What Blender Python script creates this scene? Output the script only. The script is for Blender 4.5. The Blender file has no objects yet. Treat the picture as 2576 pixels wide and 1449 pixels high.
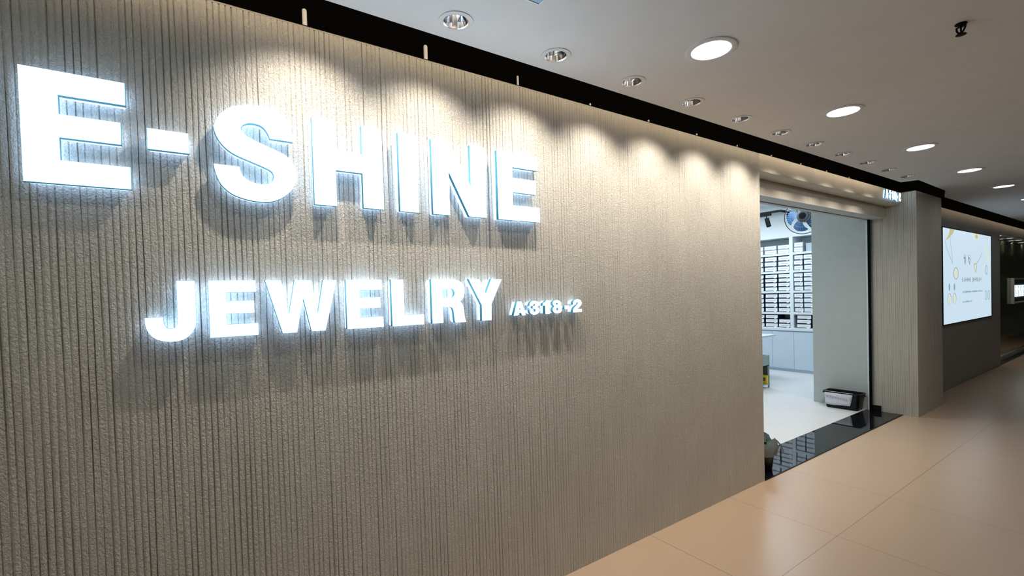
import bpy, bmesh, math, random
from mathutils import Vector, Matrix
random.seed(7)
S = bpy.context.scene
COL = S.collection

# ------------------------------------------------------------------ camera
# world: shop front plane is x = 0 (corridor on +x), y runs down the corridor, z up
cam_d = bpy.data.cameras.new('camera')
cam = bpy.data.objects.new('camera', cam_d); COL.objects.link(cam)
R = ((0.56596736, 0.0009729, -0.82442708), (0.82390039, -0.03642608, 0.5655628), (-0.02948041, -0.99933588, -0.02141755))
cam.matrix_world = Matrix(((R[0][0], -R[0][1], -R[0][2], 1.96242),
                           (R[1][0], -R[1][1], -R[1][2], 0.0),
                           (R[2][0], -R[2][1], -R[2][2], 1.55),
                           (0, 0, 0, 1)))
cam_d.sensor_width = 36.0
cam_d.lens = 1180.0 / 2576 * 36.0
cam_d.shift_y = (769 - 724.5) / 2576
cam_d.clip_start = 0.05; cam_d.clip_end = 100
S.camera = cam

# ------------------------------------------------------------------ world, exposure
w = bpy.data.worlds.new('world'); S.world = w; w.use_nodes = True
w.node_tree.nodes['Background'].inputs[0].default_value = (0.55, 0.62, 0.6, 1)
w.node_tree.nodes['Background'].inputs[1].default_value = 0.02
S.view_settings.view_transform = 'Standard'
S.view_settings.look = 'None'
S.view_settings.gamma = 1.0
S.view_settings.exposure = 0.0

# energies
DOWN_W = 31.0       # each small wall washer
DOWN_COL = (1.0, 0.885, 0.765)
BIG_E = 5.5       # corridor round panels, emission strength
LETTER_E = 5.0
HALO_E = 3.2
PANEL_W = 2.7     # light of one corridor panel
LED_E = 50.0
SHOP_W = 66.0

ZC = 2.632         # corridor ceiling
WT = 2.628         # top of the shop wall

def lamp(name, kind, loc, energy, color, rot=(0, 0, 0), **kw):
    d = bpy.data.lights.new(name, kind); d.energy = energy; d.color = color
    for k, v in kw.items(): setattr(d, k, v)
    o = bpy.data.objects.new(name, d); o.location = loc; o.rotation_euler = rot
    COL.objects.link(o); return o

# daylight-white ceiling lamps inside the shop
lamp('shop_light', 'AREA', (-2.6, 7.9, 2.93), SHOP_W, (0.80, 0.91, 1.0), shape='RECTANGLE', size=2.4, size_y=1.2)
lamp('shop_light', 'AREA', (-2.2, 5.3, 2.93), SHOP_W * 0.5, (0.84, 0.93, 1.0), shape='RECTANGLE', size=2.0, size_y=1.6)

# ------------------------------------------------------------------ materials
def mat(name, color=(0.8, 0.8, 0.8), rough=0.6, metal=0.0, emit=None, strength=1.0, noise=0.0, nscale=40, bump=0.0, bscale=200, spec=0.5, alpha=None, trans=0.0):
    m = bpy.data.materials.new(name); m.use_nodes = True
    nt = m.node_tree; b = nt.nodes['Principled BSDF']
    b.inputs['Base Color'].default_value = (*color, 1)
    b.inputs['Roughness'].default_value = rough
    b.inputs['Metallic'].default_value = metal
    b.inputs['Specular IOR Level'].default_value = spec
    if trans: b.inputs['Transmission Weight'].default_value = trans
    if alpha is not None: b.inputs['Alpha'].default_value = alpha
    if emit:
        b.inputs['Emission Color'].default_value = (*emit, 1)
        b.inputs['Emission Strength'].default_value = strength
    tc = nt.nodes.new('ShaderNodeTexCoord')
    if noise:
        n = nt.nodes.new('ShaderNodeTexNoise'); n.inputs['Scale'].default_value = nscale; n.inputs['Detail'].default_value = 4
        nt.links.new(tc.outputs['Object'], n.inputs['Vector'])
        r = nt.nodes.new('ShaderNodeValToRGB')
        r.color_ramp.elements[0].position = 0.35; r.color_ramp.elements[1].position = 0.65
        r.color_ramp.elements[0].color = (*[c * (1 - noise) for c in color], 1)
        r.color_ramp.elements[1].color = (*[min(1, c * (1 + noise)) for c in color], 1)
        nt.links.new(n.outputs['Fac'], r.inputs['Fac']); nt.links.new(r.outputs['Color'], b.inputs['Base Color'])
    if bump:
        n2 = nt.nodes.new('ShaderNodeTexNoise'); n2.inputs['Scale'].default_value = bscale; n2.inputs['Detail'].default_value = 3
        nt.links.new(tc.outputs['Object'], n2.inputs['Vector'])
        bp = nt.nodes.new('ShaderNodeBump'); bp.inputs['Strength'].default_value = bump; bp.inputs['Distance'].default_value = 0.002
        nt.links.new(n2.outputs['Fac'], bp.inputs['Height']); nt.links.new(bp.outputs['Normal'], b.inputs['Normal'])
    return m

def plaster(name, color, bump_s, sparkle=0.5):
    """combed plaster: small chips and pits over the ribs, slightly satin"""
    m = bpy.data.materials.new(name); m.use_nodes = True
    nt = m.node_tree; L = nt.links; N = nt.nodes.new; b = nt.nodes['Principled BSDF']
    tc = N('ShaderNodeTexCoord')
    mp = N('ShaderNodeMapping'); mp.inputs['Scale'].default_value = (1, 1, 0.75); L.new(tc.outputs['Object'], mp.inputs[0])
    n1 = N('ShaderNodeTexNoise'); n1.inputs['Scale'].default_value = 135; n1.inputs['Detail'].default_value = 3; n1.inputs['Distortion'].default_value = 1.2
    n2 = N('ShaderNodeTexNoise'); n2.inputs['Scale'].default_value = 3.0; n2.inputs['Detail'].default_value = 5
    n3 = N('ShaderNodeTexVoronoi'); n3.inputs['Scale'].default_value = 170; n3.feature = 'F1'
    for n in (n1, n2, n3): L.new(mp.outputs[0], n.inputs['Vector'])
    r1 = N('ShaderNodeValToRGB'); r1.color_ramp.elements[0].position = 0.40; r1.color_ramp.elements[1].position = 0.56
    L.new(n1.outputs['Fac'], r1.inputs['Fac'])
    r2 = N('ShaderNodeValToRGB'); r2.color_ramp.elements[0].position = 0.35; r2.color_ramp.elements[1].position = 0.7
    L.new(n2.outputs['Fac'], r2.inputs['Fac'])
    mul = N('ShaderNodeMath'); mul.operation = 'MULTIPLY'
    add = N('ShaderNodeMath'); add.operation = 'MULTIPLY_ADD'; add.inputs[1].default_value = 0.75; add.inputs[2].default_value = 0.4
    L.new(r2.outputs['Color'], add.inputs[0])
    L.new(r1.outputs['Color'], mul.inputs[0]); L.new(add.outputs[0], mul.inputs[1])
    a2 = N('ShaderNodeMath'); a2.operation = 'MULTIPLY_ADD'; a2.inputs[1].default_value = 0.5
    L.new(n3.outputs['Distance'], a2.inputs[0]); L.new(mul.outputs[0], a2.inputs[2])
    n4 = N('ShaderNodeTexNoise'); n4.inputs['Scale'].default_value = 62; n4.inputs['Detail'].default_value = 2; L.new(tc.outputs['Object'], n4.inputs['Vector'])
    r4 = N('ShaderNodeValToRGB'); r4.color_ramp.elements[0].position = 0.66; r4.color_ramp.elements[1].position = 0.72; L.new(n4.outputs['Fac'], r4.inputs['Fac'])
    a3 = N('ShaderNodeMath'); a3.operation = 'MULTIPLY_ADD'; a3.inputs[1].default_value = -0.9
    L.new(r4.outputs['Color'], a3.inputs[0]); L.new(a2.outputs[0], a3.inputs[2]); a2 = a3
    bp = N('ShaderNodeBump'); bp.inputs['Strength'].default_value = bump_s; bp.inputs['Distance'].default_value = 0.006
    L.new(a2.outputs[0], bp.inputs['Height']); L.new(bp.outputs['Normal'], b.inputs['Normal'])
    rc = N('ShaderNodeValToRGB'); rc.color_ramp.elements[0].position = 0.3; rc.color_ramp.elements[1].position = 0.75
    rc.color_ramp.elements[0].color = (*[c * 0.9 for c in color], 1); rc.color_ramp.elements[1].color = (*[min(1, c * 1.08) for c in color], 1)
    L.new(n2.outputs['Fac'], rc.inputs['Fac']); L.new(rc.outputs['Color'], b.inputs['Base Color'])
    b.inputs['Roughness'].default_value = 0.52
    b.inputs['Specular IOR Level'].default_value = sparkle
    return m

M = {}
M['plaster'] = plaster('combed_plaster', (0.61, 0.58, 0.51), 0.62)
M['plaster_smooth'] = plaster('smooth_plaster', (0.60, 0.565, 0.485), 0.12, 0.3)
M['plaster_grey'] = mat('grey_plaster', (0.36, 0.34, 0.31), 0.75, noise=0.08, nscale=30, bump=0.3)
M['ceiling'] = mat('ceiling_paint', (0.66, 0.65, 0.65), 0.85, noise=0.02, nscale=6, bump=0.08, bscale=90)
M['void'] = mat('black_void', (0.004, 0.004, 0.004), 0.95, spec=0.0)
M['black'] = mat('black_metal', (0.002, 0.002, 0.003), 0.5, spec=0.08)
M['alu'] = mat('grey_metal', (0.52, 0.53, 0.51), 0.55, metal=0.1)
M['chrome'] = mat('chrome', (0.86, 0.86, 0.88), 0.12, metal=1.0)
M['steel'] = mat('pale_rod', (0.88, 0.87, 0.85), 0.35, metal=0.2)
M['trim'] = mat('lamp_trim', (0.62, 0.61, 0.62), 0.5)
M['panel_on'] = mat('round_panel_lit', (0.9, 0.9, 0.9), 0.5, emit=(0.88, 0.97, 1.0), strength=BIG_E)
M['bulb'] = mat('bulb_lit', (1, 1, 1), 0.5, emit=(1.0, 0.88, 0.72), strength=2.2)
M['letter_face'] = mat('lit_acrylic_face', (0.9, 0.95, 1), 0.3, emit=(0.60, 0.82, 1.0), strength=LETTER_E)
M['letter_side'] = mat('letter_return', (0.06, 0.30, 0.40), 0.35, emit=(0.05, 0.30, 0.44), strength=0.2)
M['letter_back'] = mat('letter_backlight', (0.9, 0.95, 1), 0.4, emit=(0.46, 0.66, 1.0), strength=HALO_E)
M['letter_back_small'] = mat('letter_backlight_small', (0.6, 0.7, 0.8), 0.4, emit=(0.46, 0.66, 1.0), strength=HALO_E * 0.45)
M['led'] = mat('led_strip', (1, 1, 1), 0.5, emit=(1.0, 0.80, 0.58), strength=LED_E)
M['led_far'] = mat('led_strip_far', (1, 1, 1), 0.5, emit=(1.0, 0.80, 0.58), strength=LED_E * 0.6)
M['granite'] = mat('black_granite', (0.006, 0.007, 0.009), 0.03, noise=0.5, nscale=300, spec=0.4)
M['granite_edge'] = mat('black_stone_edge', (0.004, 0.004, 0.004), 0.5, spec=0.2)
M['white_lam'] = mat('white_laminate', (0.74, 0.80, 0.84), 0.35)
M['cab_door'] = mat('pale_blue_laminate', (0.60, 0.70, 0.80), 0.4)
M['shop_wall'] = mat('shop_wall_paint', (0.72, 0.78, 0.80), 0.8)
M['partition'] = mat('partition_paint', (0.50, 0.55, 0.53), 0.7, noise=0.02, nscale=10)
M['shop_floor'] = mat('shop_floor_tile', (0.70, 0.71, 0.71), 0.4, noise=0.02, nscale=2)
M['glass'] = mat('glass_edge', (0.30, 0.55, 0.44), 0.05, trans=0.8)
M['box_dark'] = mat('navy_card', (0.012, 0.025, 0.055), 0.5)
M['box_mid'] = mat('slate_blue_card', (0.10, 0.16, 0.24), 0.5)
M['box_pale'] = mat('pale_grey_card', (0.45, 0.52, 0.58), 0.5)
M['label'] = mat('white_label', (0.84, 0.86, 0.88), 0.6)
M['ink'] = mat('grey_ink', (0.35, 0.38, 0.42), 0.7)
M['fan_blade'] = mat('blue_fan_blade', (0.03, 0.12, 0.30), 0.25)
M['fan_black'] = mat('fan_black', (0.004, 0.005, 0.009), 0.45, spec=0.2)
M['fan_wire'] = mat('fan_wire_grey', (0.45, 0.52, 0.58), 0.4)
M['bin'] = mat('black_plastic', (0.004, 0.005, 0.007), 0.3, spec=0.25)
M['paper'] = mat('white_paper', (0.72, 0.74, 0.82), 0.7, bump=0.3, bscale=20)
M['tray'] = mat('sage_plastic', (0.36, 0.45, 0.42), 0.5)
M['tray_in'] = mat('dark_green_plastic', (0.05, 0.09, 0.06), 0.6)
M['yellow'] = mat('yellow_pack', (0.75, 0.52, 0.02), 0.5)
M['bag'] = mat('translucent_plastic_bag', (0.27, 0.32, 0.34), 0.2, trans=0.35)
M['leaf'] = mat('leaf_green', (0.08, 0.22, 0.05), 0.5)
M['dark_wall'] = mat('far_wall_paint', (0.30, 0.30, 0.28), 0.8)

def holed_slab(name, outer, holes, z0, z1, m):
    """flat slab in the x-y plane with round holes"""
    cu = bpy.data.curves.new(name, 'CURVE'); cu.dimensions = '2D'; cu.fill_mode = 'BOTH'; cu.extrude = (z1 - z0) / 2
    for lp in [outer] + [[(hx + r * math.cos(2 * math.pi * k / 40), hy - r * math.sin(2 * math.pi * k / 40)) for k in range(40)] for hx, hy, r in holes]:
        sp = cu.splines.new('POLY'); sp.points.add(len(lp) - 1)
        for i, p in enumerate(lp): sp.points[i].co = (p[0], p[1], 0, 1)
        sp.use_cyclic_u = True
    tmp = bpy.data.objects.new('tmp', cu); COL.objects.link(tmp); bpy.context.view_layer.update()
    me = bpy.data.meshes.new_from_object(tmp.evaluated_get(bpy.context.evaluated_depsgraph_get()))
    bpy.data.objects.remove(tmp); bpy.data.curves.remove(cu)
    me.transform(Matrix.Translation((0, 0, (z0 + z1) / 2))); me.materials.clear(); me.materials.append(m)
    o = bpy.data.objects.new(name, me); COL.objects.link(o); return o

# corridor floor: large peach tiles, thin joints
def floor_mat():
    m = bpy.data.materials.new('peach_floor_tile'); m.use_nodes = True
    nt = m.node_tree; L = nt.links; N = nt.nodes.new; b = nt.nodes['Principled BSDF']
    g = N('ShaderNodeNewGeometry'); sp = N('ShaderNodeSeparateXYZ'); L.new(g.outputs['Position'], sp.inputs[0])
    def seam(out, off, per, wdt):
        a = N('ShaderNodeMath'); a.operation = 'SUBTRACT'; a.inputs[1].default_value = off - per * 20; L.new(out, a.inputs[0])
        d = N('ShaderNodeMath'); d.operation = 'DIVIDE'; d.inputs[1].default_value = per; L.new(a.outputs[0], d.inputs[0])
        f = N('ShaderNodeMath'); f.operation = 'FRACT'; L.new(d.outputs[0], f.inputs[0])
        c = N('ShaderNodeMath'); c.operation = 'LESS_THAN'; c.inputs[1].default_value = wdt / per; L.new(f.outputs[0], c.inputs[0])
        return c.outputs[0]
    sx = seam(sp.outputs['X'], 0.705, 0.893, 0.0032); sy = seam(sp.outputs['Y'], 2.361, 0.893, 0.0035)
    mx = N('ShaderNodeMath'); mx.operation = 'MAXIMUM'; L.new(sx, mx.inputs[0]); L.new(sy, mx.inputs[1])
    n = N('ShaderNodeTexNoise'); n.inputs['Scale'].default_value = 0.9; n.inputs['Detail'].default_value = 1; L.new(g.outputs['Position'], n.inputs['Vector'])
    r = N('ShaderNodeMix'); r.data_type = 'RGBA'; r.inputs['A'].default_value = (0.53, 0.385, 0.27, 1); r.inputs['B'].default_value = (0.56, 0.405, 0.285, 1)
    L.new(n.outputs['Fac'], r.inputs['Factor'])
    mix = N('ShaderNodeMix'); mix.data_type = 'RGBA'; L.new(mx.outputs[0], mix.inputs['Factor']); L.new(r.outputs['Result'], mix.inputs['A'])
    mix.inputs['B'].default_value = (0.24, 0.16, 0.11, 1); L.new(mix.outputs['Result'], b.inputs['Base Color'])
    b.inputs['Roughness'].default_value = 0.29
    return m
M['floor'] = floor_mat()

# ------------------------------------------------------------------ helpers
def tag(o, label=None, cat=None, group=None, kind=None):
    if label: o['label'] = label
    if cat: o['category'] = cat
    if group: o['group'] = group
    if kind: o['kind'] = kind
    return o

def thing(name, label, cat, loc=(0, 0, 0), rotz=0, group=None):
    o = bpy.data.objects.new(name, None); o.empty_display_size = 0.05; COL.objects.link(o)
    o.location = loc; o.rotation_euler = (0, 0, rotz)
    return tag(o, label, cat, group)

class MB:
    def __init__(s): s.v = []; s.f = []; s.m = []
    def add(s, vs, fs, mi=0):
        n = len(s.v); s.v += [tuple(v) for v in vs]; s.f += [tuple(i + n for i in f) for f in fs]; s.m += [mi] * len(fs); return s
    def box(s, x0, x1, y0, y1, z0, z1, mi=0):
        vs = [(x, y, z) for x in (x0, x1) for y in (y0, y1) for z in (z0, z1)]
        return s.add(vs, [(0, 1, 3, 2), (4, 6, 7, 5), (0, 4, 5, 1), (2, 3, 7, 6), (0, 2, 6, 4), (1, 5, 7, 3)], mi)
    def lathe(s, prof, seg=32, mi=0, c=(0, 0, 0), axis='z', close=False):
        vs = []; fs = []; k = len(prof)
        for i in range(seg):
            a = 2 * math.pi * i / seg
            for r, h in prof:
                p = (r * math.cos(a), r * math.sin(a), h)
                if axis == 'y': p = (p[0], p[2], p[1])
                if axis == 'x': p = (p[2], p[0], p[1])
                vs.append((p[0] + c[0], p[1] + c[1], p[2] + c[2]))
        for i in range(seg):
            j = (i + 1) % seg
            for q in range(k - 1 if not close else k):
                q2 = (q + 1) % k
                fs.append((i * k + q, j * k + q, j * k + q2, i * k + q2))
        return s.add(vs, fs, mi)
    def tube(s, pts, r, seg=8, mi=0, closed=False):
        pts = [Vector(p) for p in pts]; n = len(pts); vs = []; fs = []
        for i, p in enumerate(pts):
            a = pts[(i - 1) % n] if (closed or i > 0) else p
            b = pts[(i + 1) % n] if (closed or i < n - 1) else p
            t = (b - a).normalized()
            u = t.cross(Vector((0, 0, 1)));
            if u.length < 1e-3: u = t.cross(Vector((0, 1, 0)))
            u.normalize(); v = t.cross(u)
            for k in range(seg):
                an = 2 * math.pi * k / seg
                vs.append(p + u * (r * math.cos(an)) + v * (r * math.sin(an)))
        for i in range(n if closed else n - 1):
            j = (i + 1) % n
            for k in range(seg):
                k2 = (k + 1) % seg
                fs.append((i * seg + k, i * seg + k2, j * seg + k2, j * seg + k))
        if not closed:
            fs.append(tuple(range(seg))[::-1]); fs.append(tuple((n - 1) * seg + k for k in range(seg)))
        return s.add(vs, fs, mi)
    def build(s, name, mats, parent=None, smooth=False, bevel=0, loc=None):
        me = bpy.data.meshes.new(name); me.from_pydata(s.v, [], s.f)
        if not isinstance(mats, (list, tuple)): mats = [mats]
        for m in mats: me.materials.append(m)
        me.polygons.foreach_set('material_index', s.m)
        bm = bmesh.new(); bm.from_mesh(me); bmesh.ops.recalc_face_normals(bm, faces=bm.faces); bm.to_mesh(me); bm.free()
        o = bpy.data.objects.new(name, me); COL.objects.link(o)
        if smooth:
            for p in me.polygons: p.use_smooth = True
            try: me.set_sharp_from_angle(angle=math.radians(40))
            except Exception: pass
        if bevel:
            b = o.modifiers.new('bevel', 'BEVEL'); b.width = bevel; b.segments = 2; b.limit_method = 'ANGLE'
        if parent: o.parent = parent
        if loc: o.location = loc
        return o

def struct(name, mb, m, **kw):
    return tag(mb.build(name, m, **kw), kind='structure')

def copy_tree(o, parent=None):
    c = o.copy(); COL.objects.link(c)
    if parent: c.parent = parent
    for ch in list(o.children): copy_tree(ch, c)
    return c

def spline_outline(pts, sub=6):
    """corner points stay sharp, the others are joined by a smooth curve"""
    n = len(pts); out = []
    for i in range(n):
        p1, p2 = pts[i], pts[(i + 1) % n]
        if len(p1) > 2 and p1[2] and p2[2]:
            out.append((p1[0], p1[1])); continue
        p0 = p1 if p1[2] else pts[(i - 1) % n]
        p3 = p2 if p2[2] else pts[(i + 2) % n]
        for k in range(sub):
            t = k / sub; q = []
            for a in (0, 1):
                q.append(0.5 * (2 * p1[a] + (p2[a] - p0[a]) * t + (2 * p0[a] - 5 * p1[a] + 4 * p2[a] - p3[a]) * t * t + (3 * p1[a] - p0[a] - 3 * p2[a] + p3[a]) * t ** 3))
            out.append(tuple(q))
    return out

def plate(name, loops, x0, x1, m, parent=None, offset=0.0, origin=(0, 0, 0), bevel=0.0):
    """flat shape drawn in the y-z plane, solid between x0 and x1"""
    cu = bpy.data.curves.new(name, 'CURVE'); cu.dimensions = '2D'; cu.fill_mode = 'BOTH'
    cu.extrude = (x1 - x0) / 2; cu.offset = offset; cu.bevel_depth = bevel; cu.bevel_resolution = 1
    for lp in loops:
        sp = cu.splines.new('POLY'); sp.points.add(len(lp) - 1)
        for i, p in enumerate(lp): sp.points[i].co = (p[0], p[1], 0, 1)
        sp.use_cyclic_u = True
    tmp = bpy.data.objects.new('tmp', cu); COL.objects.link(tmp)
    bpy.context.view_layer.update()
    dg = bpy.context.evaluated_depsgraph_get()
    me = bpy.data.meshes.new_from_object(tmp.evaluated_get(dg))
    xm = (x0 + x1) / 2
    me.transform(Matrix(((0, 0, 1, xm - origin[0]), (1, 0, 0, -origin[1]), (0, 1, 0, -origin[2]), (0, 0, 0, 1))))
    bpy.data.objects.remove(tmp); bpy.data.curves.remove(cu)
    me.materials.clear(); me.materials.append(m); me.name = name
    o = bpy.data.objects.new(name, me); COL.objects.link(o)
    if parent: o.parent = parent
    return o

def ribbed_sheet(L0, L1, z0, z1, period, depth, dz, place, gap=0.29, wob=0.0012, seed=1, fade=None):
    """combed sheet: flat ribs parted by narrow grooves that wander a little. place(u, z, h) -> point"""
    rnd = random.Random(seed)
    n = max(1, int(round((L1 - L0) / period))); per = (L1 - L0) / n
    rows = int((z1 - z0) / dz) + 1
    cols = []
    for i in range(n):
        u = L0 + i * per
        g = per * gap * rnd.uniform(0.7, 1.3); d = depth * rnd.uniform(0.6, 1.3) * (fade(u) if fade else 1); off = rnd.uniform(-0.05, 0.05) * per
        ph, ph2 = rnd.uniform(0, 6.28), rnd.uniform(0, 6.28)
        cols.append((u + off, 0, ph, ph2)); cols.append((u + off + g * 0.45, -d, ph, ph2)); cols.append((u + off + g, 0, ph, ph2))
        hh = rnd.uniform(-0.0006, 0.0009)
        cols.append((u + off + g + (per - g) * 0.33, hh + 0.0004, ph, ph2)); cols.append((u + off + g + (per - g) * 0.7, hh, ph, ph2))
    cols.append((L1, 0, 0, 0))
    vs = []; fs = []; k = len(cols)
    for r in range(rows + 1):
        z = min(z1, z0 + r * dz)
        for ci, (u, h, ph, ph2) in enumerate(cols):
            du = 0 if ci in (0, k - 1) else wob * (0.6 * math.sin(z * 3.1 + ph) + 0.4 * math.sin(z * 9.7 + ph2)) + (0.0003 * rnd.uniform(-1, 1))
            hz = h if h >= 0 else h * (0.75 + 0.35 * math.sin(z * 6.3 + ph2 * 2))
            vs.append(place(min(max(u + du, L0), L1), z, hz))
    for r in range(rows):
        for c in range(k - 1):
            a = r * k + c
            fs.append((a, a + 1, a + 1 + k, a + k))
    return vs, fs

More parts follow.
